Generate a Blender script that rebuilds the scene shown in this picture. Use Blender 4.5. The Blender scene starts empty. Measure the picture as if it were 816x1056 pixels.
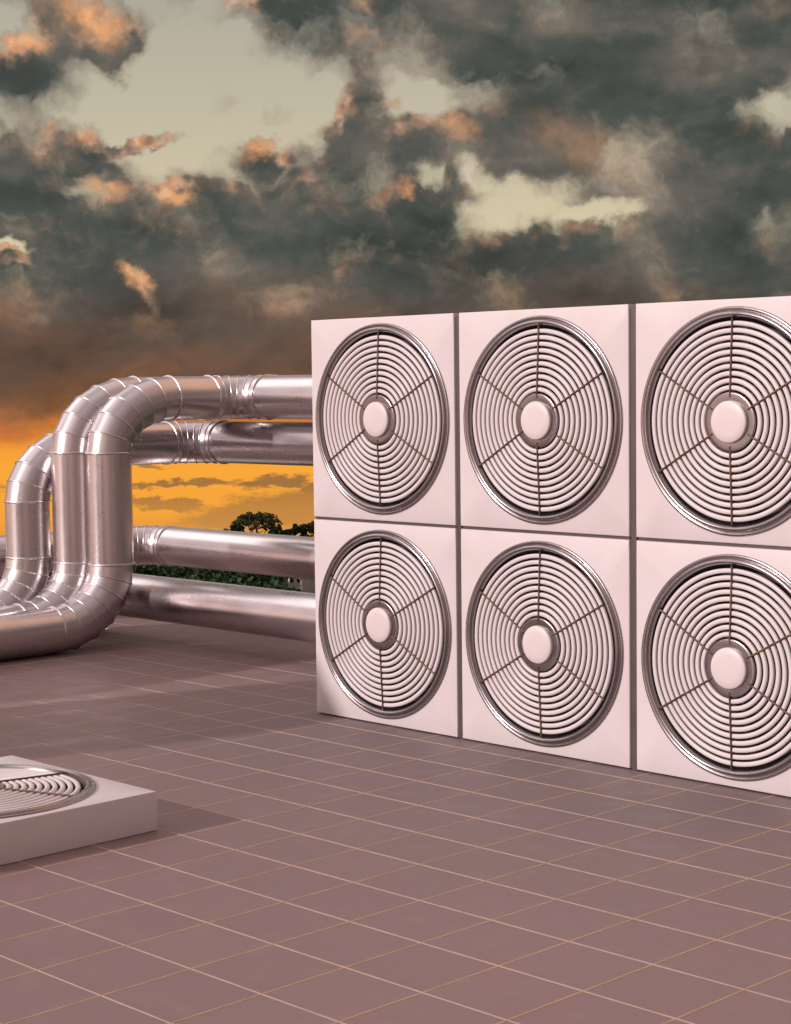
import bpy, bmesh, math, random
import numpy as np
from mathutils import Vector, Matrix

random.seed(7); rng = np.random.default_rng(7)
C = bpy.data.collections.new('scene'); bpy.context.scene.collection.children.link(C)
PI = math.pi

def lin(r, g, b):
    f = lambda c: (c/255/12.92) if c/255 <= .04045 else ((c/255+.055)/1.055)**2.4
    return (f(r), f(g), f(b), 1)

# ------------------------------------------------------------------ objects
def obj(name, verts, faces, mat, parent=None, smooth=None, edges=()):
    me = bpy.data.meshes.new(name)
    me.from_pydata([tuple(map(float, v)) for v in verts], list(edges), faces)
    me.update()
    if mat: me.materials.append(mat)
    if smooth is not None:
        me.polygons.foreach_set('use_smooth', [True]*len(me.polygons))
        if smooth < 180:
            me.set_sharp_from_angle(angle=math.radians(smooth))
    o = bpy.data.objects.new(name, me); C.objects.link(o)
    if parent: o.parent = parent
    return o

def thing(name, label, cat, loc=(0, 0, 0), group=None):
    o = bpy.data.objects.new(name, None); C.objects.link(o)
    o.location = loc; o.empty_display_size = .1
    o['label'] = label; o['category'] = cat
    if group: o['group'] = group
    return o

def copy_tree(o, parent=None):
    c = o.copy(); C.objects.link(c); c.parent = parent
    for ch in list(o.children): copy_tree(ch, c)
    return c

class MB:
    def __init__(s): s.v = []; s.f = []
    def add(s, v, f):
        n = len(s.v); s.v += [tuple(p) for p in v]; s.f += [tuple(i+n for i in q) for q in f]; return s
    def box(s, x0, x1, y0, y1, z0, z1):
        v = [(x0,y0,z0),(x1,y0,z0),(x1,y1,z0),(x0,y1,z0),(x0,y0,z1),(x1,y0,z1),(x1,y1,z1),(x0,y1,z1)]
        return s.add(v, [(0,3,2,1),(4,5,6,7),(0,1,5,4),(1,2,6,5),(2,3,7,6),(3,0,4,7)])
    def rod(s, a, b, r, n=8):
        a = Vector(a); b = Vector(b); d = (b-a).normalized()
        u = d.orthogonal().normalized(); w = d.cross(u)
        ring = lambda p: [p+(u*math.cos(2*PI*k/n)+w*math.sin(2*PI*k/n))*r for k in range(n)]
        f = [(k, (k+1) % n, n+(k+1) % n, n+k) for k in range(n)]
        return s.add(ring(a)+ring(b), f+[tuple(range(n))[::-1], tuple(range(n, 2*n))])
    def lathe(s, prof, cx, cz, n=96, closed=False):
        """profile of (radius, out) turned about the axis through (cx, cz) along -Y"""
        v = []
        for k in range(n):
            a = 2*PI*k/n
            for r, o in prof: v.append((cx+r*math.cos(a), -o, cz+r*math.sin(a)))
        m = len(prof); f = []
        for k in range(n):
            for j in range(m if closed else m-1):
                j2 = (j+1) % m; k2 = (k+1) % n
                f.append((k*m+j, k*m+j2, k2*m+j2, k2*m+j))
        return s.add(v, f)
    def build(s, name, mat, parent=None, smooth=None): return obj(name, s.v, s.f, mat, parent, smooth)

# ------------------------------------------------------------------ materials
class NT:
    def __init__(s, nt): s.nt = nt; nt.nodes.clear()
    def n(s, t, **kw):
        d = s.nt.nodes.new(t)
        for k, v in kw.items(): setattr(d, k, v)
        return d
    def link(s, a, b): s.nt.links.new(a, b)
    def put(s, sock, v):
        if v is None: return
        if hasattr(v, 'is_output') or isinstance(v, bpy.types.NodeSocket): s.link(v, sock)
        else: sock.default_value = v
    def math(s, op, a, b=None, c=None, clamp=False):
        d = s.n('ShaderNodeMath', operation=op, use_clamp=clamp)
        for i, v in enumerate((a, b, c)): s.put(d.inputs[i], v)
        return d.outputs[0]
    def vmath(s, op, a, b=None, scale=None):
        d = s.n('ShaderNodeVectorMath', operation=op)
        s.put(d.inputs[0], a); s.put(d.inputs[1], b)
        if scale is not None: s.put(d.inputs['Scale'], scale)
        return d.outputs['Value'] if op in ('LENGTH', 'DOT_PRODUCT') else d.outputs['Vector']
    def noise(s, vec, scale, detail=4, rough=.55, out='Fac', dist=0):
        d = s.n('ShaderNodeTexNoise'); s.put(d.inputs['Vector'], vec)
        d.inputs['Scale'].default_value = scale; d.inputs['Detail'].default_value = detail
        d.inputs['Roughness'].default_value = rough; d.inputs['Distortion'].default_value = dist
        return d.outputs[out]
    def step(s, v, a, b, lo=0., hi=1., kind='SMOOTHSTEP'):
        d = s.n('ShaderNodeMapRange', interpolation_type=kind)
        s.put(d.inputs['Value'], v)
        for nme, x in zip(('From Min', 'From Max', 'To Min', 'To Max'), (a, b, lo, hi)): s.put(d.inputs[nme], x)
        return d.outputs['Result']
    def ramp(s, v, stops, interp='EASE'):
        d = s.n('ShaderNodeValToRGB'); d.color_ramp.interpolation = interp
        e = d.color_ramp.elements
        while len(e) > 1: e.remove(e[-1])
        for i, (p, c) in enumerate(stops):
            k = e[0] if i == 0 else e.new(p)
            k.position = p; k.color = c
        s.put(d.inputs['Fac'], v); return d.outputs['Color']
    def mix(s, f, a, b, blend='MIX'):
        d = s.n('ShaderNodeMix', data_type='RGBA', blend_type=blend)
        s.put(d.inputs[0], f); s.put(d.inputs[6], a); s.put(d.inputs[7], b)
        return d.outputs[2]
    def bump(s, h, strength, dist):
        d = s.n('ShaderNodeBump'); s.put(d.inputs['Height'], h)
        d.inputs['Strength'].default_value = strength; d.inputs['Distance'].default_value = dist
        return d.outputs['Normal']

def material(name, build):
    m = bpy.data.materials.new(name); m.use_nodes = True
    t = NT(m.node_tree)
    out = t.n('ShaderNodeOutputMaterial'); p = t.n('ShaderNodeBsdfPrincipled')
    t.link(p.outputs[0], out.inputs[0])
    co = t.n('ShaderNodeTexCoord').outputs['Object']
    geo = t.n('ShaderNodeNewGeometry').outputs['Position']
    build(t, p, co, geo)
    return m

def m_paint(t, p, co, geo):
    n1 = t.noise(geo, 3.2, 5, .6); n2 = t.noise(geo, 60, 3, .5)
    sc = t.n('ShaderNodeMapping'); sc.inputs['Scale'].default_value = (9, 9, .7); t.put(sc.inputs[0], geo)
    streak = t.noise(sc.outputs[0], 2, 4, .6)
    c = t.mix(t.step(n1, .35, .75), (.68, .64, .65, 1), (.645, .60, .61, 1))
    c = t.mix(t.step(streak, .56, .8, 0, .35), c, (.64, .585, .575, 1))
    t.put(p.inputs['Base Color'], c)
    t.put(p.inputs['Roughness'], t.step(n1, .3, .7, .42, .55))
    t.put(p.inputs['Normal'], t.bump(n2, .05, .002))
    p.inputs['Specular IOR Level'].default_value = .35

def m_cap(t, p, co, geo):
    n1 = t.noise(geo, 9, 4)
    t.put(p.inputs['Base Color'], t.mix(n1, (.71, .65, .655, 1), (.67, .61, .615, 1)))
    p.inputs['Roughness'].default_value = .42

def m_slat(t, p, co, geo):
    n1 = t.noise(geo, 9, 4)
    t.put(p.inputs['Base Color'], t.mix(n1, (.70, .66, .67, 1), (.655, .615, .625, 1)))
    p.inputs['Roughness'].default_value = .36

def m_chrome(t, p, co, geo):
    n1 = t.noise(geo, 14, 4)
    p.inputs['Metallic'].default_value = 1
    t.put(p.inputs['Base Color'], t.mix(n1, (.40, .375, .385, 1), (.32, .295, .30, 1)))
    t.put(p.inputs['Roughness'], t.step(n1, .3, .7, .22, .30))

def m_duct(t, p, co, geo):
    n1 = t.noise(geo, 5, 5, .6); n2 = t.noise(geo, 34, 3, .6); n3 = t.noise(geo, 1.4, 2)
    p.inputs['Metallic'].default_value = 1
    c = t.mix(n1, (.70, .665, .68, 1), (.65, .61, .625, 1))
    c = t.mix(t.step(n2, .62, .8, 0, .04), c, (.42, .36, .35, 1))
    t.put(p.inputs['Base Color'], c)
    t.put(p.inputs['Roughness'], t.math('ADD', t.step(n1, .3, .7, .25, .30), t.math('MULTIPLY', n2, .015)))
    t.put(p.inputs['Normal'], t.bump(n3, .09, .03))

def m_spoke(t, p, co, geo):
    n1 = t.noise(geo, 40, 4)
    p.inputs['Metallic'].default_value = .3
    t.put(p.inputs['Base Color'], t.mix(t.step(n1, .35, .7), (.07, .042, .03, 1), (.20, .115, .055, 1)))
    p.inputs['Roughness'].default_value = .5

def m_dark(t, p, co, geo):
    n1 = t.noise(geo, 12, 3)
    t.put(p.inputs['Base Color'], t.mix(n1, (.010, .009, .009, 1), (.022, .019, .019, 1)))
    p.inputs['Roughness'].default_value = .6

def m_post(t, p, co, geo):
    n1 = t.noise(geo, 10, 4)
    p.inputs['Metallic'].default_value = .5
    t.put(p.inputs['Base Color'], t.mix(n1, (.145, .125, .125, 1), (.10, .086, .086, 1)))
    p.inputs['Roughness'].default_value = .4

def m_tile(t, p, co, geo):
    # each tile (0.3 m) has its own slight shade; stains and dust on top
    sh = t.vmath('ADD', geo, (-.2286, .1388, 0))
    cell = t.vmath('FLOOR', t.vmath('SCALE', sh, scale=1/.3))
    wn = t.n('ShaderNodeTexWhiteNoise', noise_dimensions='2D'); t.put(wn.inputs['Vector'], cell)
    n1 = t.noise(geo, .55, 5, .6); n2 = t.noise(geo, 7, 6, .65); n3 = t.noise(geo, 160, 2, .5)
    c = t.mix(t.step(wn.outputs['Value'], 0, 1, .3, .7, 'LINEAR'), (.245, .171, .174, 1), (.214, .148, .152, 1))
    c = t.mix(t.step(n1, .4, .72, 0, .40), c, (.225, .165, .160, 1))
    c = t.mix(t.step(n2, .5, .8, 0, .30), c, (.37, .275, .262, 1))
    c = t.mix(t.step(n3, .55, .75, 0, .18), c, (.20, .14, .135, 1))
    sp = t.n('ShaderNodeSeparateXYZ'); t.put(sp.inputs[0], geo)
    wall_shade = t.step(t.math('ADD', sp.outputs[1], t.math('MULTIPLY', n1, .5)), -2.2, .45)  # greyer base colour towards the fan wall, standing in for the shade there
    wall_shade = t.math('MULTIPLY', wall_shade, t.step(t.math('ADD', sp.outputs[0], n1), -1.2, 1.2))
    c = t.mix(t.math('MULTIPLY', wall_shade, .55), c, (.135, .112, .112, 1))
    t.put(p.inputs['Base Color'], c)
    t.put(p.inputs['Roughness'], t.step(n2, .3, .7, .46, .62))
    t.put(p.inputs['Normal'], t.bump(t.math('ADD', n3, n2), .06, .004))
    p.inputs['Specular IOR Level'].default_value = .4

def m_joint(t, p, co, geo):
    n1 = t.noise(geo, 11, 5)
    t.put(p.inputs['Base Color'], t.mix(t.step(n1, .3, .75), (.39, .28, .235, 1), (.31, .22, .185, 1)))
    p.inputs['Roughness'].default_value = .6

def m_joint_b(t, p, co, geo):
    n1 = t.noise(geo, 11, 5)
    t.put(p.inputs['Base Color'], t.mix(t.step(n1, .3, .75), (.50, .345, .20, 1), (.39, .265, .15, 1)))
    p.inputs['Roughness'].default_value = .65

def m_leaf(c0, c1):
    def b(t, p, co, geo):
        n1 = t.noise(geo, .35, 4, .7); n2 = t.noise(geo, 1.6, 2)
        c = t.mix(t.step(n1, .3, .7), c0, c1)
        t.put(p.inputs['Base Color'], t.mix(t.step(n2, .55, .8, 0, .5), c, tuple(x*.45 for x in c0[:3])+(1,)))
        p.inputs['Roughness'].default_value = .7
        p.inputs['Specular IOR Level'].default_value = .2
    return b

def flat(c, r=.7):
    def b(t, p, co, geo):
        n1 = t.noise(geo, 1.3, 5, .6)
        t.put(p.inputs['Base Color'], t.mix(n1, c, tuple(x*.72 for x in c[:3])+(1,)))
        p.inputs['Roughness'].default_value = r
    return b

M = {k: material(k, f) for k, f in dict(
    white_paint=m_paint, cap_paint=m_cap, slat_paint=m_slat, chrome=m_chrome, duct_steel=m_duct, spoke_rust=m_spoke,
    dark_interior=m_dark, post_steel=m_post, roof_tile=m_tile, tile_joint=m_joint, tile_joint_tan=m_joint_b,
    leaf_dark=m_leaf((.016, .042, .018, 1), (.040, .085, .030, 1)),
    leaf_mid=m_leaf((.034, .050, .020, 1), (.075, .090, .034, 1)),
    bark=flat((.05, .036, .026, 1), .9), grass_land=flat((.018, .040, .018, 1), .9),
    concrete=flat((.30, .27, .25, 1), .8), plaster=flat((.72, .70, .66, 1), .7),
    grey_wall=flat((.20, .21, .19, 1), .8), slate=flat((.10, .085, .08, 1), .7),
    window_glass=flat((.02, .022, .025, 1), .15)).items()}

# cloud masses, openings, streaks and sunlit clouds by bearing and height: (U, V, half width, half height, tilt, weight)
MASSES = [(-3.21, 3.64, 0.82, 0.34, 24, 1), (-2.74, 3.32, 0.26, 0.28, 30, 0.9), (-3.72, 3.1, 0.62, 0.42, 0, 1), (-1.0, 3.85, 0.45, 0.16, 0, 0.9), (1.55, 3.72, 3.3, 0.62, 0, 1.1), (2.91, 3.12, 1.8, 0.52, 0, 1.0), (0.52, 3.42, 0.95, 0.45, 0, 0.9), (-3.6, 2.19, 0.95, 0.5, 0, 1), (-3.81, 1.62, 1.3, 0.75, 0, 1.1), (-2.9, 1.43, 1.5, 0.62, 0, 1.1), (-1.78, 1.52, 1.4, 0.5, 0, 1.1), (-0.69, 1.66, 1.3, 0.72, 0, 1.1), (-0.31, 2.67, 0.32, 0.52, 10, 1.0), (-0.02, 2.09, 0.8, 0.5, 0, 1), (-1.24, 2.36, 0.34, 0.16, -10, 0.75), (-2.16, 1.88, 0.3, 0.14, 0, 0.75), (-2.54, 2.48, 0.45, 0.09, -4, 0.85), (-1.67, 2.96, 0.22, 0.26, 0, 0.45), (-1.16, 2.77, 0.3, 0.14, 30, 0.42), (0.66, 2.37, 1.1, 0.45, 0, 1), (1.84, 2.4, 1.3, 0.6, 0, 1.05), (2.95, 2.03, 1.6, 0.75, 0, 1.05), (3.86, 1.91, 0.9, 0.6, 0, 1), (2.42, 1.28, 2.4, 0.48, 0, 1.05), (0.35, 1.21, 1.7, 0.7, 0, 1.1), (-1.05, 0.88, 2.8, 0.7, 0, 1.1), (-3.11, 0.7, 2.0, 0.7, 0, 1.1), (0.02, 0.53, 6.0, 0.62, 0, 1.1), (-1.06, 0.04, 4.6, 0.44, 0, 1.1), (-3.41, 2.29, 0.75, 0.38, 0, 0.8), (2.91, 0.92, 2.6, 0.6, 0, 1.1)]
GAPS = [(1.34, 1.83, 0.62, 0.26, -6, 0.9), (0.95, 2.15, 0.26, 0.14, 30, 0.7), (2.08, 1.7, 0.42, 0.13, -10, 0.85), (3.72, 2.64, 0.46, 0.2, 0, 0.55), (-2.62, 1.11, 0.22, 0.12, 40, 0.6), (-3.91, 1.4, 0.22, 0.07, 0, 0.8), (0.22, 3.05, 0.44, 0.4, 0, 0.42), (-0.19, 2.22, 0.24, 0.18, 0, 0.35), (-2.98, 2.01, 0.4, 0.18, 20, 0.35), (0.36, 2.14, 0.16, 0.1, 0, 0.5)]
STREAKS = [(-2.22, -0.98, 0.75, 0.04, 0, 0.8), (-1.23, -0.97, 0.38, 0.08, -4, 1), (-0.78, -1.05, 0.26, 0.12, 0, 1), (-2.42, -1.18, 0.45, 0.07, 5, 1), (-1.43, -1.3, 0.85, 0.2, -6, 0.9), (-0.98, -1.27, 0.6, 0.22, 0, 0.8), (-3.44, -0.96, 0.6, 0.05, 0, 0.7), (-2.46, -0.76, 0.14, 0.03, 0, 0.7), (0.72, -1.08, 0.9, 0.1, 0, 1), (-4.96, -0.97, 1.2, 0.09, 0, 1), (2.51, -1.24, 1.2, 0.16, 0, 1)]
LIT = [(-2.99, 3.67, 0.4, 0.24, 40, 1), (-3.67, 3.43, 0.34, 0.14, 0, 0.8), (-2.62, 1.11, 0.22, 0.12, 40, 1), (-1.32, 2.42, 0.26, 0.12, -15, 0.8), (-2.89, 2.01, 0.3, 0.14, 10, 0.75), (-2.19, 1.93, 0.24, 0.1, 0, 0.8), (0.66, 2.61, 0.3, 0.14, 20, 0.5), (0.02, 2.83, 0.2, 0.08, 0, 0.5), (1.94, 2.4, 0.7, 0.26, 25, 0.22), (-3.91, 1.4, 0.2, 0.06, 0, 0.7), (0.16, 2.0, 0.1, 0.14, 0, 0.6)]
# ------------------------------------------------------------------ roof deck with tiles and raised joints
RX0, RX1, RY0, RY1 = -7.0, 11.5, -11.0, 2.3
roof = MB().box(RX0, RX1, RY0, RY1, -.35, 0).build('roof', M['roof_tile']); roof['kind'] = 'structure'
def ridge(mb, a, b, w, h):
    ax = Vector(a); bx = Vector(b); d = (bx-ax).normalized(); s = Vector((-d.y, d.x, 0))
    prof = [(-w, -.002), (-w*.62, h*.72), (0, h), (w*.62, h*.72), (w, -.002)]
    v = [ax+s*x+Vector((0, 0, z)) for x, z in prof]+[bx+s*x+Vector((0, 0, z)) for x, z in prof]
    mb.add(v, [(i, i+1, i+6, i+5) for i in range(4)]+[(4, 3, 2, 1, 0), (5, 6, 7, 8, 9)])
T = .3
j1 = MB(); y = -.1388-T*36
while y < RY1: ridge(j1, (RX0+.01, y, 0), (RX1-.01, y, 0), .0046, .0024); y += T
j1.build('tile_joint', M['tile_joint'], roof, 60)
j2 = MB(); x = .2286-T*24
while x < RX1: ridge(j2, (x, RY0+.01, 0), (x, RY1-.01, 0), .0046, .0016); x += T
j2.build('tile_joint', M['tile_joint_tan'], roof, 60)
MB().box(RX0+.15, RX1-.15, RY0+.15, RY1-.15, -42, -.353).build('building_wall', M['concrete'], roof)

# ------------------------------------------------------------------ fan units
W, H, D = .951, .9495, .143
def soft(pr, k=4):
    """a smooth curve through the profile points"""
    o = []
    for i in range(len(pr)-1):
        p = [Vector(pr[max(0, i-1)]), Vector(pr[i]), Vector(pr[i+1]), Vector(pr[min(len(pr)-1, i+2)])]
        for j in range(k):
            x = j/k
            o.append(tuple(.5*((2*p[1])+(p[2]-p[0])*x+(2*p[0]-5*p[1]+4*p[2]-p[3])*x*x+(3*p[1]-p[0]-3*p[2]+p[3])*x**3)))
    return o+[tuple(pr[-1])]
def make_unit(name, label, cat, loc, group):
    t = thing(name, label, cat, loc, group)
    cx, cz = W/2, H/2
    N = 96; RR = .405; e = .006
    # casing: square shell with a round recess in its front
    v = []; f = []
    def sq(a, inset):
        c, s = math.cos(a), math.sin(a); k = 1/max(abs(c)/(W/2-inset), abs(s)/(H/2-inset)); return cx+c*k, cz+s*k
    for k in range(N):
        a = 2*PI*k/N
        v.append((cx+RR*math.cos(a), .075, cz+RR*math.sin(a)))
        v.append((cx+RR*math.cos(a), 0, cz+RR*math.sin(a)))
        x, z = sq(a, e); v.append((x, 0, z))
        x, z = sq(a, e*.3); v.append((x, e*.3, z))
        x, z = sq(a, 0); v.append((x, e, z))
        x, z = sq(a, 0); v.append((x, D, z))
    for k in range(N):
        for j in range(5):
            a0, b0 = k*6+j, ((k+1) % N)*6+j
            f.append((a0, a0+1, b0+1, b0))
    f.append(tuple(k*6+5 for k in range(N)))
    f.append(tuple(k*6 for k in range(N))[::-1])
    o = obj('casing', v, f, M['white_paint'], t, 25)
    # dark plate behind the grille
    MB().lathe([(0.001, -.072), (RR-.002, -.072)], cx, cz).build('fan_recess', M['dark_interior'], t)
    # polished rolled guard ring: outer flank, lip, groove, ridge, inner throat
    prof = [(.4465, -.002), (.4465, .003), (.4445, .0062), (.440, .0080), (.4345, .0072), (.4315, .0052), (.4295, .0058), (.4265, .0105), (.4225, .0142),
            (.4180, .0158), (.4135, .0146), (.4095, .0105), (.4055, .0040), (.4020, -.0040), (.3990, -.0140), (.3965, -.030), (.395, -.052)]
    MB().lathe(soft(prof), cx, cz, 160).build('guard_ring', M['chrome'], t, 180)
    # ten concentric white slats
    g = MB(); r0, r1, n = .114, .3905, 10; pitch = (r1-r0)/n
    for i in range(n):
        a = r0+pitch*i+pitch*.31; b = r0+pitch*(i+1); dome = .020-.013*i/(n-1)
        w = b-a
        pr = [(a, -.0100), (a+w*.03, -.0045), (a+w*.12, -.0012), (a+w*.35, 0), (a+w*.65, 0), (a+w*.88, -.0012), (a+w*.97, -.0045), (b, -.0100), (b-w*.2, -.012), (a+w*.2, -.012)]
        g.lathe([(r_, o_+dome) for r_, o_ in pr], cx, cz, 112, True)
    g.build('grille', M['slat_paint'], t, 60)
    for k in range(6):
        a = PI/6+PI/3*k
        p0 = (cx+.095*math.cos(a), -.0225, cz+.095*math.sin(a)); p1 = (cx+.4015*math.cos(a), -.0075, cz+.4015*math.sin(a))
        MB().rod(p0, p1, .0042, 8).build('spoke', M['spoke_rust'], t, 60)
    MB().lathe([(.1155, -.02), (.1155, .0185), (.1147, .0208), (.1125, .0222), (.108, .0228), (.090, .0218), (.075, .0215)], cx, cz, 72).build('hub_ring', M['chrome'], t, 40)
    MB().lathe([(.0805, .014), (.0818, .024), (.0816, .0310), (.0802, .0342), (.0772, .0362), (.052, .0380), (.026, .0388), (.0005, .039)], cx, cz, 72).build('hub_cap', M['cap_paint'], t, 60)
    return t
GRP = 'fan units stacked in the white wall'
COLX = (0, .981, 1.967); Z0 = .006; ZR = .9625
lab = {(0, 1): 'white square fan unit, upper left of the fan wall, top ducts behind it',
       (0, 0): 'white square fan unit, lower left of the fan wall, beside the lowest duct',
       (1, 1): 'white square fan unit in the middle of the upper row of the fan wall',
       (1, 0): 'white square fan unit in the middle of the bottom row, on the tiles',
       (2, 1): 'white square fan unit, upper right of the fan wall, cut by the picture edge',
       (2, 0): 'white square fan unit, lower right of the fan wall, largest of the bottom row'}
proto = None
for (c, r), l in lab.items():
    loc = (COLX[c], 0, Z0+(ZR if r else 0))
    if proto is None:
        u = proto = make_unit('fan_unit', l, 'fan unit', loc, GRP)
    else:
        u = copy_tree(proto); u.location = loc; u['label'] = l
fl = copy_tree(proto); fl['label'] = 'low white fan unit lying flat on the roof tiles with its fan facing up'
del fl['group']
fl.location = (1.305-W, -1.955-H, D+.002); fl.rotation_euler = (-PI/2, 0, 0)

fr = thing('support_frame', 'dark steel frame whose posts show in the gaps between the fan unit columns', 'frame', (0, 0, 0))
for x0, x1 in ((.9545, .9775), (1.9355, 1.9635)):
    MB().box(x0, x1, .010, .16, .001, 1.903).build('post', M['post_steel'], fr)
for x0, x1 in ((.03, .07), (2.85, 2.89)):
    MB().box(x0, x1, D+.004, D+.05, .001, 1.88).build('post', M['post_steel'], fr)
for x0 in COLX:
    MB().box(x0+.004, x0+W-.004, .012, D-.004, Z0+H+.0008, Z0+ZR-.0008).build('spacer_strip', M['post_steel'], fr)
for z in (.05, .94, 1.83):
    MB().box(.02, 2.90, D+.052, D+.09, z, z+.04).build('rail', M['post_steel'], fr)

# ------------------------------------------------------------------ ducts
R = .14
def frame_ring(p, tan, r, n=48, ref=None):
    tan = Vector(tan).normalized()
    ref = Vector(ref); u = (ref-tan*ref.dot(tan)).normalized(); w = tan.cross(u)
    return u, w
def tube(mb, a, b, na, nb, ref, r=R, n=56):
    """tube from a to b cut by the planes with normals na, nb (mitred ends)"""
    a, b, na, nb = Vector(a), Vector(b), Vector(na), Vector(nb)
    d = (b-a).normalized(); u, w = frame_ring(a, d, r, n, ref)
    v = []
    for p, nn in ((a, na), (b, nb)):
        for k in range(n):
            q = (u*math.cos(2*PI*k/n)+w*math.sin(2*PI*k/n))*r
            v.append(p+q-d*(q.dot(nn)/d.dot(nn)))
    mb.add(v, [(k, (k+1) % n, n+(k+1) % n, n+k) for k in range(n)])
def bead(p, nn, ref, parent, r=R, w=.0062, h=.0060, n=56):
    p, nn = Vector(p), Vector(nn).normalized(); u, q = frame_ring(p, nn, r, n, ref)
    pr = [(-w, -.002), (-w*.8, h*.55), (-w*.3, h), (w*.3, h), (w*.8, h*.55), (w, -.002)]
    v = []; m = len(pr)
    for k in range(n):
        e = u*math.cos(2*PI*k/n)+q*math.sin(2*PI*k/n)
        for o, hh in pr: v.append(p+e*(r+hh)+nn*o)
    f = [(k*m+j, k*m+j+1, ((k+1) % n)*m+j+1, ((k+1) % n)*m+j) for k in range(n) for j in range(m-1)]
    return obj('seam_bead', v, f, M['duct_steel'], parent, 180)
def elbow(root, p0, p1, corner, ref, gores=6):
    """segmented bend from p0 to p1 whose straight runs would meet at corner"""
    p0, p1, c = Vector(p0), Vector(p1), Vector(corner)
    o = p0+p1-c
    pts = [o+(p0-o)*math.cos(PI/2*i/gores)+(p1-o)*math.sin(PI/2*i/gores) for i in range(gores+1)]
    d0 = (c-p0).normalized(); d1 = (p1-c).normalized()
    nor = []
    for i in range(gores+1):
        if i == 0: n_ = d0
        elif i == gores: n_ = d1
        else: n_ = (pts[i]-pts[i-1]).normalized()+(pts[i+1]-pts[i]).normalized()
        nor.append(n_.normalized())
    mb = MB()
    for i in range(gores): tube(mb, pts[i], pts[i+1], nor[i], nor[i+1], ref)
    e = mb.build('elbow', M['duct_steel'], root, 180)
    for i in range(gores+1):
        bead(pts[i], nor[i], ref, e, w=.0075 if i in (0, gores) else .006, h=.0085 if i in (0, gores) else .0058)
    return e
def run(root, a, b, ref):
    d = Vector(b)-Vector(a); mb = MB(); tube(mb, a, b, d, d, ref)
    return mb.build('straight_section', M['duct_steel'], root, 180)
def end_cap(root, p, d, ref):
    p, d = Vector(p), Vector(d).normalized(); u, w = frame_ring(p, d, R, 40, ref)
    v = [p+d*o+(u*math.cos(2*PI*k/40)+w*math.sin(2*PI*k/40))*(R+h) for o, h in ((-.03, .001), (-.03, .010), (.004, .010)) for k in range(40)]
    f = [(j*40+k, j*40+(k+1) % 40, (j+1)*40+(k+1) % 40, (j+1)*40+k) for j in range(2) for k in range(40)]+[tuple(range(80, 120))]
    return obj('end_flange', v, f, M['duct_steel'], root, 30)
XE = 2.45
def loop_duct(label, X, Y, zl, zt, Yr, kz0, kz1, ky0, ky1, k2, y_leg):
    t = thing('steel_duct', label, 'duct', (X, Y, 0), 'bent steel ducts crossing the roof')
    P = lambda x, y, z: (x-X, y-Y, z)
    rx = (1, 0, 0)
    run(t, P(X, y_leg+.34, zl), P(X, Y-ky0, zl), rx)
    elbow(t, P(X, Y-ky0, zl), P(X, Y, zl+kz0), P(X, Y, zl), rx)
    run(t, P(X, Y, zl+kz0), P(X, Y, zt-kz1), rx)
    elbow(t, P(X, Y, zt-kz1), P(X, Y+ky1, zt), P(X, Y, zt), rx)
    run(t, P(X, Y+ky1, zt), P(X, Yr-k2, zt), rx)
    elbow(t, P(X, Yr-k2, zt), P(X+k2, Yr, zt), P(X, Yr, zt), (0, 0, 1))
    run(t, P(X+k2, Yr, zt), P(XE, Yr, zt), (0, 0, 1))
    end_cap(t, P(XE, Yr, zt), (1, 0, 0), (0, 0, 1))
    elbow(t, P(X, y_leg, zl+.34), P(X, y_leg+.34, zl), P(X, y_leg, zl), rx)
    run(t, P(X, y_leg, zl+.34), P(X, y_leg, 1.30), rx)
    elbow(t, P(X, y_leg, 1.30), P(X, y_leg-.34, 1.64), P(X, y_leg, 1.64), rx)
    run(t, P(X, y_leg-.34, 1.64), P(X, y_leg-2.2, 1.64), rx); end_cap(t, P(X, y_leg-2.2, 1.64), (0, -1, 0), rx)
    return t
loop_duct('foremost shiny steel duct, rising in a double bend to the top behind the fan wall', -2.68, .71, .142, 1.535, 1.78, .375, .33, .44, .47, .28, -2.2)
loop_duct('second steel duct, close behind the foremost one which half hides its upright', -2.978, .655, .142, 1.535, 2.09, .375, .33, .44, .47, .28, -2.2)
loop_duct('leftmost steel duct, its bend lower than the others, passing under the top duct', -3.262, .49, .142, 1.231, 1.875, .40, .335, .44, .47, .28, -2.2)
# duct at knee height that turns in from the left behind the uprights
X, Yr, z = -4.06, 2.03, .472
t = thing('steel_duct', 'knee high horizontal steel duct with trees showing above and below it', 'duct', (X, Yr, 0), 'bent steel ducts crossing the roof')
run(t, (0, -1.12, z), (0, -.28, z), (1, 0, 0)); elbow(t, (0, -.28, z), (.28, 0, z), (0, 0, z), (0, 0, 1))
run(t, (.28, 0, z), (XE-X, 0, z), (0, 0, 1)); end_cap(t, (XE-X, 0, z), (1, 0, 0), (0, 0, 1))
elbow(t, (-.28, -1.40, z), (0, -1.12, z), (0, -1.40, z), (0, 0, 1)); run(t, (-2.2, -1.40, z), (-.28, -1.40, z), (0, 0, 1)); end_cap(t, (-2.2, -1.40, z), (-1, 0, 0), (0, 0, 1))
# lowest duct, coming up out of the roof behind the foremost upright
X, Yr, z = -3.36, .985, .281
t = thing('steel_duct', 'lowest straight steel duct just above the roof tiles, in front of the knee high one', 'duct', (X, Yr, 0), 'bent steel ducts crossing the roof')
elbow(t, (0, 0, .02), (.26, 0, z), (0, 0, z), (0, 1, 0)); run(t, (.26, 0, z), (XE-X, 0, z), (0, 1, 0)); end_cap(t, (XE-X, 0, z), (1, 0, 0), (0, 1, 0))
run(t, (0, 0, -.03), (0, 0, .02), (0, 1, 0))
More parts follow.
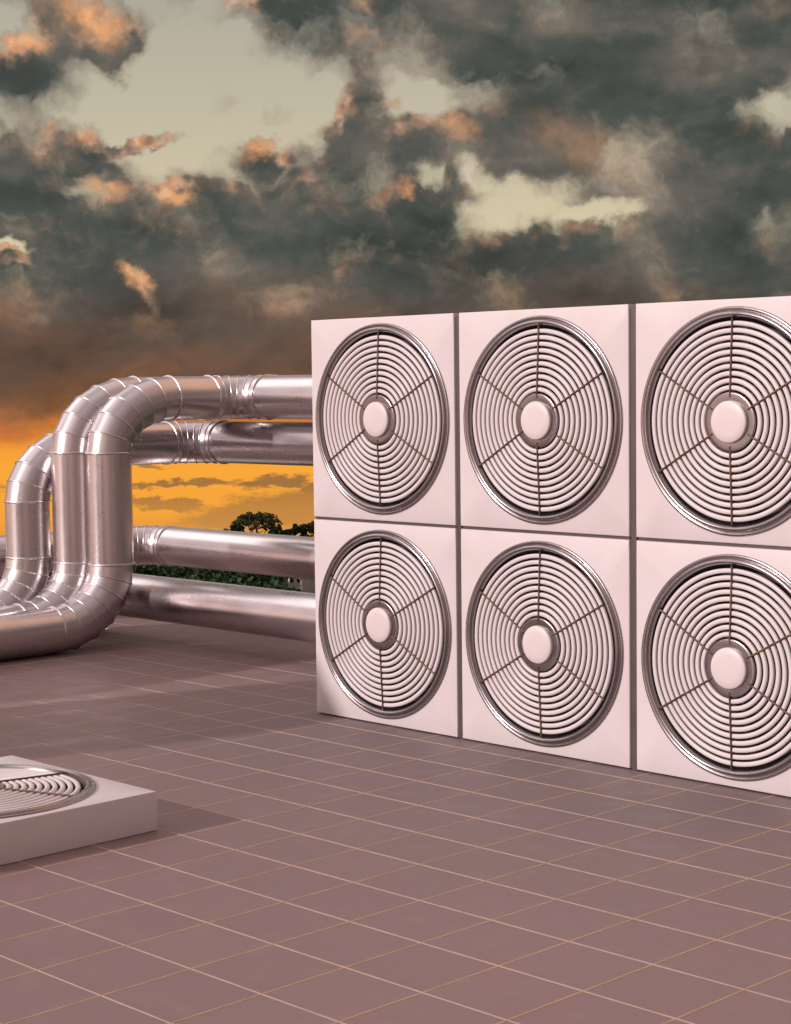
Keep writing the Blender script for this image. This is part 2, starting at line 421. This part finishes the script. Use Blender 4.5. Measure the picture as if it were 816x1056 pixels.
# unseen duct arches of guessed form, added left of view to shade the tiles
for i, (X, Yv) in enumerate(((-1.70, -2.62), (-1.38, -2.62), (-1.06, -2.62))):
    zt = 1.46
    t = thing('steel_duct', 'added steel duct arch casting shadow from beyond the left picture edge, one of three alike', 'duct', (X, Yv, 0), 'added shadow-casting ducts left of the picture')
    rx = (1, 0, 0)
    run(t, (0, 0, -.03), (0, 0, zt-.34), rx); elbow(t, (0, 0, zt-.34), (0, -.34, zt), (0, 0, zt), rx)
    run(t, (0, -.34, zt), (0, -1.1, zt), rx); elbow(t, (0, -1.1, zt), (0, -1.44, zt-.34), (0, -1.44, zt), rx)
    run(t, (0, -1.44, zt-.34), (0, -1.44, -.03), rx)

# ------------------------------------------------------------------ land, wood and houses far below
camp = Vector((6.49464, -5.83264, 1.59715))
hd = Vector((-.7127, .7015, 0)).normalized(); rt = Vector((hd.y, -hd.x, 0))
def far(d, side):            # a place d metres out along the view and side metres to its right
    return camp+hd*d+rt*side
GZ = -41.5
def gz(d): return GZ+2.0*math.sin(d*.021)-max(0, d-446)**1.15*.35
v = []; f = []; na = 96; rad = [20, 80, 160, 240, 300, 340, 380, 410, 430, 460, 500, 560]
for r_ in rad:
    for k in range(na):
        a = 2*PI*k/na; v.append((camp.x+r_*math.cos(a), camp.y+r_*math.sin(a), gz(r_)))
for i in range(len(rad)-1):
    for k in range(na):
        f.append((i*na+k, i*na+(k+1) % na, (i+1)*na+(k+1) % na, (i+1)*na+k))
f.append(tuple(range(na))[::-1])
g = obj('ground', v, f, M['grass_land'], None, 180); g['kind'] = 'structure'

def leaf_quads(cent, size, rngl):
    n = len(cent)
    a = rngl.normal(size=(n, 3)); a /= np.linalg.norm(a, axis=1)[:, None]
    b = rngl.normal(size=(n, 3)); b -= a*(a*b).sum(1)[:, None]; b /= np.linalg.norm(b, axis=1)[:, None]
    s = (size*rngl.uniform(.6, 1.5, n))[:, None]
    vv = np.stack([cent-a*s, cent+b*s*.7, cent+a*s, cent-b*s*.7], 1).reshape(-1, 3)
    return vv, [(4*i, 4*i+1, 4*i+2, 4*i+3) for i in range(n)]
def crown_points(c, rx, rz, n, clumps, rngl):
    """leaf centres gathered into clumps on an uneven crown"""
    k = rngl.normal(size=(clumps, 3)); k /= np.linalg.norm(k, axis=1)[:, None]; k[:, 2] = np.abs(k[:, 2])*1.1-.25
    k *= rngl.uniform(.55, 1.0, clumps)[:, None]*np.array([rx, rx, rz])
    cr = rngl.uniform(.20, .38, clumps)*min(rx, rz)
    i = rngl.integers(0, clumps, n)
    d = rngl.normal(size=(n, 3)); d /= np.linalg.norm(d, axis=1)[:, None]
    d *= (rngl.uniform(.35, 1, n)**.5)[:, None]
    return np.array(c)+k[i]+d*cr[i][:, None]
def tree(label, d, side, h, rx, rz, n, clumps, leaf, mat, seed, group):
    rl = np.random.default_rng(seed)
    b = far(d, side); z0 = gz(d)-.5
    t = thing('tree', label, 'tree', (b.x, b.y, z0), group)
    ct = h-rz*.9
    pts = crown_points((0, 0, ct), rx, rz, n, clumps, rl)
    vv, ff = leaf_quads(pts, leaf, rl)
    obj('crown', vv, ff, M[mat], t)
    mb = MB(); n_ = 8
    for k in range(7):
        i = rl.integers(0, n); e = Vector(pts[i]); s = Vector((0, 0, ct*(.45+.06*k)))
        mid = s.lerp(e, .55)+Vector((0, 0, -.3)); mb.rod(s, mid, .03*rx*.55, 6); mb.rod(mid, e, .018*rx*.5, 5)
    r_ = .055*rx
    hh = [0, .15, .5, .85, 1.0]; rr = [1.5, 1.1, .9, .6, .3]
    vv = [(math.cos(2*PI*k/n_)*r_*q, math.sin(2*PI*k/n_)*r_*q, ct*x) for x, q in zip(hh, rr) for k in range(n_)]
    mb.add(vv, [(j*n_+k, j*n_+(k+1) % n_, (j+1)*n_+(k+1) % n_, (j+1)*n_+k) for j in range(4) for k in range(n_)])
    mb.build('trunk', M['bark'], t, 60)
    return t
def side_of(x, d): return (x-408)/1853.5*d      # horizontal bearing to metres, for the far trees
TG = 'trees standing out on the skyline'
tree('tallest round tree on the skyline, sky showing through its open crown', 402, side_of(264, 402), 14.4, 6.0, 3.2, 2100, 34, .29, 'leaf_mid', 3, TG)
tree('low bushy tree just left of the tallest skyline tree', 405, side_of(243, 405), 10.6, 2.8, 2.2, 800, 14, .36, 'leaf_dark', 4, TG)
tree('small bushy tree at the left end of the skyline row', 408, side_of(226, 408), 9.9, 3.0, 1.8, 700, 12, .36, 'leaf_dark', 5, TG)
tree('dark bushy tree against the left edge of the fan wall', 402, side_of(316, 402), 11.7, 3.8, 2.4, 800, 14, .36, 'leaf_dark', 6, TG)
tree('low dark tree between the tallest one and the fan wall', 404, side_of(300, 404), 10.6, 3.4, 2.0, 800, 14, .36, 'leaf_dark', 8, TG)
tree('wide low bush between the tallest skyline tree and its right neighbour', 404, side_of(288, 404), 10.7, 3.8, 1.9, 700, 12, .36, 'leaf_mid', 9, TG)

# the wood itself: too many crowns to tell apart
vs = []; fs = []; nv = 0
rl = np.random.default_rng(11)
dd = 262.
while dd < 410:
    s_ = -dd*.42
    while s_ < dd*.42:
        d_ = dd+rl.uniform(-4, 4); q = s_+rl.uniform(-2.5, 2.5)
        s_ += rl.uniform(6, 9)
        hgt = rl.uniform(6.5, 9.8) if dd < 395 else rl.uniform(7.0, 9.6)
        px_ = 408+q/d_*1853.5
        if px_ < 205: hgt *= .72
        if d_ < 352 and 286 < px_ < 330: continue      # open ground in front of the houses
        p = far(d_, q); r_ = rl.uniform(3.2, 5.0)
        near = 60 < px_ < 420
        pts = crown_points((p.x, p.y, gz(d_)+hgt*.55), r_, hgt*.45, 190 if near else 50, 11, rl)
        a, b_ = leaf_quads(pts, .50 if near else .95, rl)
        vs.append(a); fs += [tuple(i+nv for i in q_) for q_ in b_]; nv += len(a)
    dd += 7.0
wood = obj('woodland', np.concatenate(vs), fs, M['leaf_dark']); wood['kind'] = 'stuff'
wood['label'] = 'dark green wood far below, seen between the ducts'; wood['category'] = 'woodland'

def house(label, name, d, xpx, w, dep, h, wall, nwin, roof_h, turn=0):
    b = far(d, side_of(xpx, d)); z0 = gz(d)-.3
    t = thing(name, label, 'house', (b.x, b.y, z0))
    ang = math.atan2(rt.y, rt.x)+math.radians(turn); t.rotation_euler = (0, 0, ang)
    MB().box(-w/2, w/2, 0, dep, 0, h).build('wall', M[wall], t)
    m = MB(); o = .22
    m.add([(-w/2-o, -o, h+.01), (w/2+o, -o, h+.01), (w/2+o, dep+o, h+.01), (-w/2-o, dep+o, h+.01), (-w/2-o, dep/2, h+roof_h), (w/2+o, dep/2, h+roof_h)],
          [(0, 1, 5, 4), (3, 4, 5, 2), (0, 4, 3), (1, 2, 5), (0, 3, 2, 1)])
    m.build('roof', M['plaster' if wall == 'plaster' else 'slate'], t)
    for i in range(nwin):
        x = (i+.5)/nwin*w-w/2
        for zz in (h-1.35, h-3.4):
            fr_ = MB().box(x-.42, x+.42, -.05, -.004, zz-.38, zz+.42).build('window', M['slate'], t)
            MB().box(x-.36, x+.36, -.07, -.052, zz-.32, zz+.36).build('pane', M['window_glass'], fr_)
house('small white house among the dark trees, seen between the two lowest ducts', 'house', 350, 303, 3.4, 5, 5.2, 'plaster', 2, .35, -32)
house('grey house beside the white one, half hidden by the fan wall', 'house', 356, 321, 3.4, 5, 5.8, 'grey_wall', 1, .9)

# ------------------------------------------------------------------ sky, sun, camera
SUN_EL = math.radians(22.7); to_sun = Vector((-.3075, -.9515, 0)).normalized()*math.cos(SUN_EL)+Vector((0, 0, math.sin(SUN_EL)))
sun = bpy.data.lights.new('sun', 'SUN'); so = bpy.data.objects.new('sun', sun); C.objects.link(so)
sun.energy = 2.75; sun.angle = math.radians(1.8); sun.color = (1, .85, .82)
so.rotation_euler = (-to_sun).to_track_quat('-Z', 'Y').to_euler(); so.location = (0, 0, 20)

w = bpy.data.worlds.new('World'); bpy.context.scene.world = w; w.use_nodes = True
t = NT(w.node_tree)
# a group: cloud density at a sky position (U to the right, V up; one unit is 3.09 degrees)
gt = bpy.data.node_groups.new('cloud_density', 'ShaderNodeTree')
gt.interface.new_socket('P', in_out='INPUT', socket_type='NodeSocketVector')
gt.interface.new_socket('D', in_out='OUTPUT', socket_type='NodeSocketFloat')
gt.interface.new_socket('F', in_out='OUTPUT', socket_type='NodeSocketFloat')
G = NT(gt); gi = G.n('NodeGroupInput'); go = G.n('NodeGroupOutput')
P0 = gi.outputs[0]
w1 = G.vmath('SCALE', G.vmath('SUBTRACT', G.noise(P0, 1.5, 3, .5, 'Color'), (.5, .5, .5)), scale=.50)
w2 = G.vmath('SCALE', G.vmath('SUBTRACT', G.noise(P0, 3.4, 5, .55, 'Color'), (.5, .5, .5)), scale=.42)
PW = G.vmath('MULTIPLY', G.vmath('ADD', P0, G.vmath('ADD', w1, w2)), (1, 1, 0))
def blob(T_, P_, b, inner, outer):
    U, V, a, c, r_, wgt = b
    mp = T_.n('ShaderNodeMapping', vector_type='TEXTURE')
    mp.inputs['Location'].default_value = (U, V, 0); mp.inputs['Rotation'].default_value = (0, 0, math.radians(-r_))
    mp.inputs['Scale'].default_value = (a, c, 1); T_.put(mp.inputs[0], P_)
    return T_.step(T_.vmath('LENGTH', mp.outputs[0]), inner, outer, wgt, 0.)
acc = None
def after(T_, P_, prev):      # keeps the evaluation one blob at a time (the shader stack is small)
    return P_ if prev is None else T_.vmath('ADD', P_, T_.math('MULTIPLY', prev, 1e-6))
for b in MASSES:
    q = blob(G, after(G, PW, acc), b, .15, 1.5); acc = q if acc is None else G.math('ADD', acc, q)
acc = G.math('MINIMUM', acc, .92)
for b in GAPS: acc = G.math('SUBTRACT', acc, blob(G, after(G, PW, acc), b, .2, 1.5))
fb = G.noise(G.vmath('MULTIPLY', PW, (.8, 1.25, 0)), 1.25, 8, .50)
fine = G.noise(PW, 6, 6, .62)
bil = G.math('ADD', G.math('MULTIPLY', G.math('SUBTRACT', fb, .5), 1.7), G.math('MULTIPLY', G.math('SUBTRACT', fine, .5), .34))
G.link(G.math('ADD', acc, bil), go.inputs[0]); G.link(fb, go.inputs[1])

dirv = t.n('ShaderNodeTexCoord').outputs['Generated']
dirv = t.vmath('NORMALIZE', dirv)
fw = t.vmath('DOT_PRODUCT', dirv, tuple(hd)); sd = t.vmath('DOT_PRODUCT', dirv, tuple(rt)); up = t.vmath('DOT_PRODUCT', dirv, (0, 0, 1))
U = t.math('MULTIPLY', t.math('ARCTAN2', sd, fw), 18.535); V = t.math('MULTIPLY', t.math('ARCSINE', up), 18.535)
cmb = t.n('ShaderNodeCombineXYZ'); t.put(cmb.inputs[0], U); t.put(cmb.inputs[1], V); P = cmb.outputs[0]
def dens(vec):
    g_ = t.n('ShaderNodeGroup'); g_.node_tree = gt; t.put(g_.inputs[0], vec); return g_.outputs
d0 = dens(P); d1 = dens(after(t, t.vmath('ADD', P, (-.06, .14, 0)), d0[0]))
sharp = lambda d, a=.14, b=.86: t.step(d, a, b)
cov = sharp(d0[0]); cov_up = sharp(d1[0], .14, .96)
# open sky: grey green overhead, cream lower, orange at the horizon (V from -3 to 5)
vn = t.step(V, -3, 5, 0, 1, 'LINEAR'); pos = lambda v_: (v_+3)/8
clear = t.ramp(vn, [(pos(-3), lin(190, 105, 45)), (pos(-1.6), lin(226, 146, 58)), (pos(-1.25), lin(244, 164, 58)), (pos(-.8), lin(250, 168, 56)), (pos(-.3), lin(232, 146, 56)), (pos(.6), lin(196, 140, 84)),
                    (pos(1.5), lin(212, 198, 164)), (pos(2.8), lin(193, 183, 159)), (pos(4.2), lin(170, 166, 152))], 'LINEAR')
nish = t.n('ShaderNodeTexSky', sky_type='NISHITA'); nish.sun_disc = False; nish.sun_elevation = SUN_EL
nish.sun_rotation = math.atan2(to_sun.x, to_sun.y)
clear = t.mix(.0035, clear, nish.outputs[0], 'ADD')
# cloud body
Vw = t.math('ADD', V, t.math('MULTIPLY', t.math('SUBTRACT', t.noise(t.vmath('MULTIPLY', P, (.55, 1.3, 0)), 1.1, 5, .55), .5), 1.5))
vw = t.step(Vw, -3, 5, 0, 1, 'LINEAR')
# light and dark inside the cloud: billows lit from above, broad thick and thin parts
rel = t.math('SUBTRACT', d0[1], d1[1])
mott = t.noise(t.vmath('MULTIPLY', t.vmath('ADD', P, (4.2, 1.7, 0)), (.62, 1.35, 0)), .85, 7, .50, dist=.35)
L = t.math('ADD', t.math('MULTIPLY', rel, 1.25), t.math('MULTIPLY', t.math('SUBTRACT', mott, .5), 1.55))
L = t.math('ADD', L, t.step(d0[0], .45, 1.05, .30, -.06))
L = t.math('ADD', L, .36)
high = t.ramp(L, [(0., lin(60, 65, 61)), (.30, lin(78, 82, 77)), (.55, lin(103, 99, 91)), (.78, lin(134, 122, 110)), (1., lin(172, 154, 136))], 'LINEAR')
low = t.ramp(vw, [(pos(-1.5), lin(214, 128, 50)), (pos(-.75), lin(222, 136, 46)), (pos(-.42), lin(184, 108, 50)), (pos(-.12), lin(130, 90, 62)), (pos(.35), lin(104, 80, 66)), (pos(1.2), lin(88, 78, 72))], 'LINEAR')
low = t.mix(1.0, low, t.ramp(L, [(0., (.62, .62, .64, 1)), (.4, (1, 1, 1, 1)), (1., (1.75, 1.5, 1.3, 1))], 'LINEAR'), 'MULTIPLY')
body = t.mix(t.step(Vw, .30, 1.5), low, high)
rim = t.math('MULTIPLY', t.math('SUBTRACT', cov, cov_up, clamp=True), t.step(V, .35, 1.1))
patch = t.step(t.noise(P, 1.9, 3, .5), .44, .62, .08, 1.0)
rim = t.math('MULTIPLY', t.math('MULTIPLY', rim, patch), 1.0, clamp=True)
rim = t.math('MULTIPLY', rim, t.step(U, -.4, 1.2, 1., .30))
body = t.mix(rim, body, t.mix(t.step(t.noise(P, 9, 3), .35, .65), lin(228, 160, 120), lin(245, 200, 160)))
# clouds with the light full on them
glow = None
PL = t.vmath('ADD', P, t.vmath('SCALE', t.vmath('SUBTRACT', t.noise(after(t, P, d1[0]), 5, 4, .6, 'Color'), (.5, .5, .5)), scale=.35))
for b in LIT:
    q = blob(t, after(t, PL, glow), b, .1, 1.25)
    glow = q if glow is None else t.math('MAXIMUM', glow, q)
body = t.mix(t.math('MULTIPLY', glow, t.step(t.noise(P, 6, 5, .6), .3, .6, .45, 1)), body, lin(240, 172, 120))
bank = t.step(t.math('ADD', V, t.math('MULTIPLY', t.math('SUBTRACT', t.noise(t.vmath('MULTIPLY', P, (.5, 1.6, 0)), 1.6, 5, .6), .5), 1.1)), -.85, -.30)
cov = t.math('MAXIMUM', cov, t.math('MULTIPLY', t.step(glow, .1, .7), .85))
cov = t.math('MAXIMUM', cov, t.math('MULTIPLY', bank, t.step(V, 1.2, .5)))
front = t.mix(cov, clear, body)
# thin dark streaks low over the trees
PS = t.vmath('ADD', after(t, P, glow), t.vmath('MULTIPLY', t.vmath('SUBTRACT', t.noise(t.vmath('MULTIPLY', P, (1, 2.4, 0)), 2.6, 9, .68, 'Color'), (.5, .5, .5)), (1.0, .36, 0)))
st = None
for b in STREAKS:
    q = blob(t, after(t, PS, st), b, .5, 1.25); st = q if st is None else t.math('MAXIMUM', st, q)
front = t.mix(t.math('MULTIPLY', t.step(st, .0, .9), .8), front, t.ramp(vn, [(pos(-1.5), lin(196, 140, 78)), (pos(-1.2), lin(178, 124, 66)), (pos(-1.0), lin(128, 96, 66))], 'LINEAR'))
# the rest of the sky: broken cloud, brighter and pinker round the sun
gen = t.noise(t.vmath('MULTIPLY', dirv, (1, 1, 2.0)), 2.6, 7, .58)
sunny = t.step(t.vmath('DOT_PRODUCT', dirv, tuple(to_sun)), -.30, .95)
over = t.step(up, .25, .95)
gcl = t.mix(t.step(gen, .44, .58), t.mix(sunny, (.20, .18, .17, 1), (1.05, .80, .76, 1)), t.mix(sunny, (.055, .047, .048, 1), (.28, .195, .19, 1)))
gcl = t.mix(over, gcl, t.mix(t.step(gen, .44, .58), (1.05, .88, .88, 1), (.46, .375, .38, 1)))
lowb = t.step(up, .02, .30, 1., 0.)
gcl = t.mix(t.math('MULTIPLY', lowb, .6), gcl, t.mix(sunny, (.40, .24, .17, 1), (1.25, .74, .56, 1)))
gcl = t.mix(t.step(t.vmath('DOT_PRODUCT', dirv, (.88, .38, .28)), -.05, .8, 0, .70), gcl, (.21, .135, .112, 1))
def glowing(base, d_, lo, hi, col):  # bright patch added to the unseen sky for highlights on the ducts
    q_ = t.vmath('DOT_PRODUCT', dirv, tuple(Vector(d_).normalized()))
    q_ = t.math('ADD', q_, t.math('MULTIPLY', t.math('SUBTRACT', t.noise(dirv, 4, 4, .6), .5), .05))
    return t.mix(t.step(q_, lo, hi), base, col)
gcl = glowing(gcl, (.05, .76, .66), .80, .95, (.95, .56, .40, 1))
gcl = glowing(gcl, (-.72, -.10, .62), .93, .985, (2.0, 1.75, 1.7, 1))
gcl = glowing(gcl, (-.25, -.55, .80), .955, .99, (1.9, 1.6, 1.55, 1))
gcl = t.mix(t.step(up, -.06, -.35), gcl, (.05, .035, .028, 1))
mm = t.vmath('LENGTH', t.vmath('MULTIPLY', t.vmath('SUBTRACT', P, (0, .9, 0)), (1/8.5, 1/6.5, 0)))
def background(col):
    bg = t.n('ShaderNodeBackground'); t.link(col, bg.inputs[0]); bg.inputs[1].default_value = 1.0; return bg.outputs[0]
mx = t.n('ShaderNodeMixShader'); t.put(mx.inputs[0], t.step(mm, .75, 1.15)); t.link(background(front), mx.inputs[1]); t.link(background(gcl), mx.inputs[2])
wo = t.n('ShaderNodeOutputWorld'); t.link(mx.outputs[0], wo.inputs[0])
w.cycles.sampling_method = 'MANUAL'; w.cycles.sample_map_resolution = 1024

cam = bpy.data.cameras.new('camera'); co_ = bpy.data.objects.new('camera', cam); C.objects.link(co_)
r_ = Vector((.70199456, .71208251, -.01192213)); u_ = Vector((-.04148328, .05759599, .99747774)); f_ = Vector((-.71097312, .69972938, -.06997159))
mt = Matrix((r_, u_, -f_)).transposed().to_4x4(); mt.translation = camp
co_.matrix_world = mt
cam.sensor_fit = 'HORIZONTAL'; cam.sensor_width = 36; cam.lens = 36*1853.498/816
cam.clip_start = .05; cam.clip_end = 3000
sc = bpy.context.scene; sc.camera = co_
sc.view_settings.view_transform = 'Standard'; sc.view_settings.look = 'None'; sc.view_settings.exposure = 0
sc.cycles.max_bounces = 8; sc.cycles.use_denoising = True
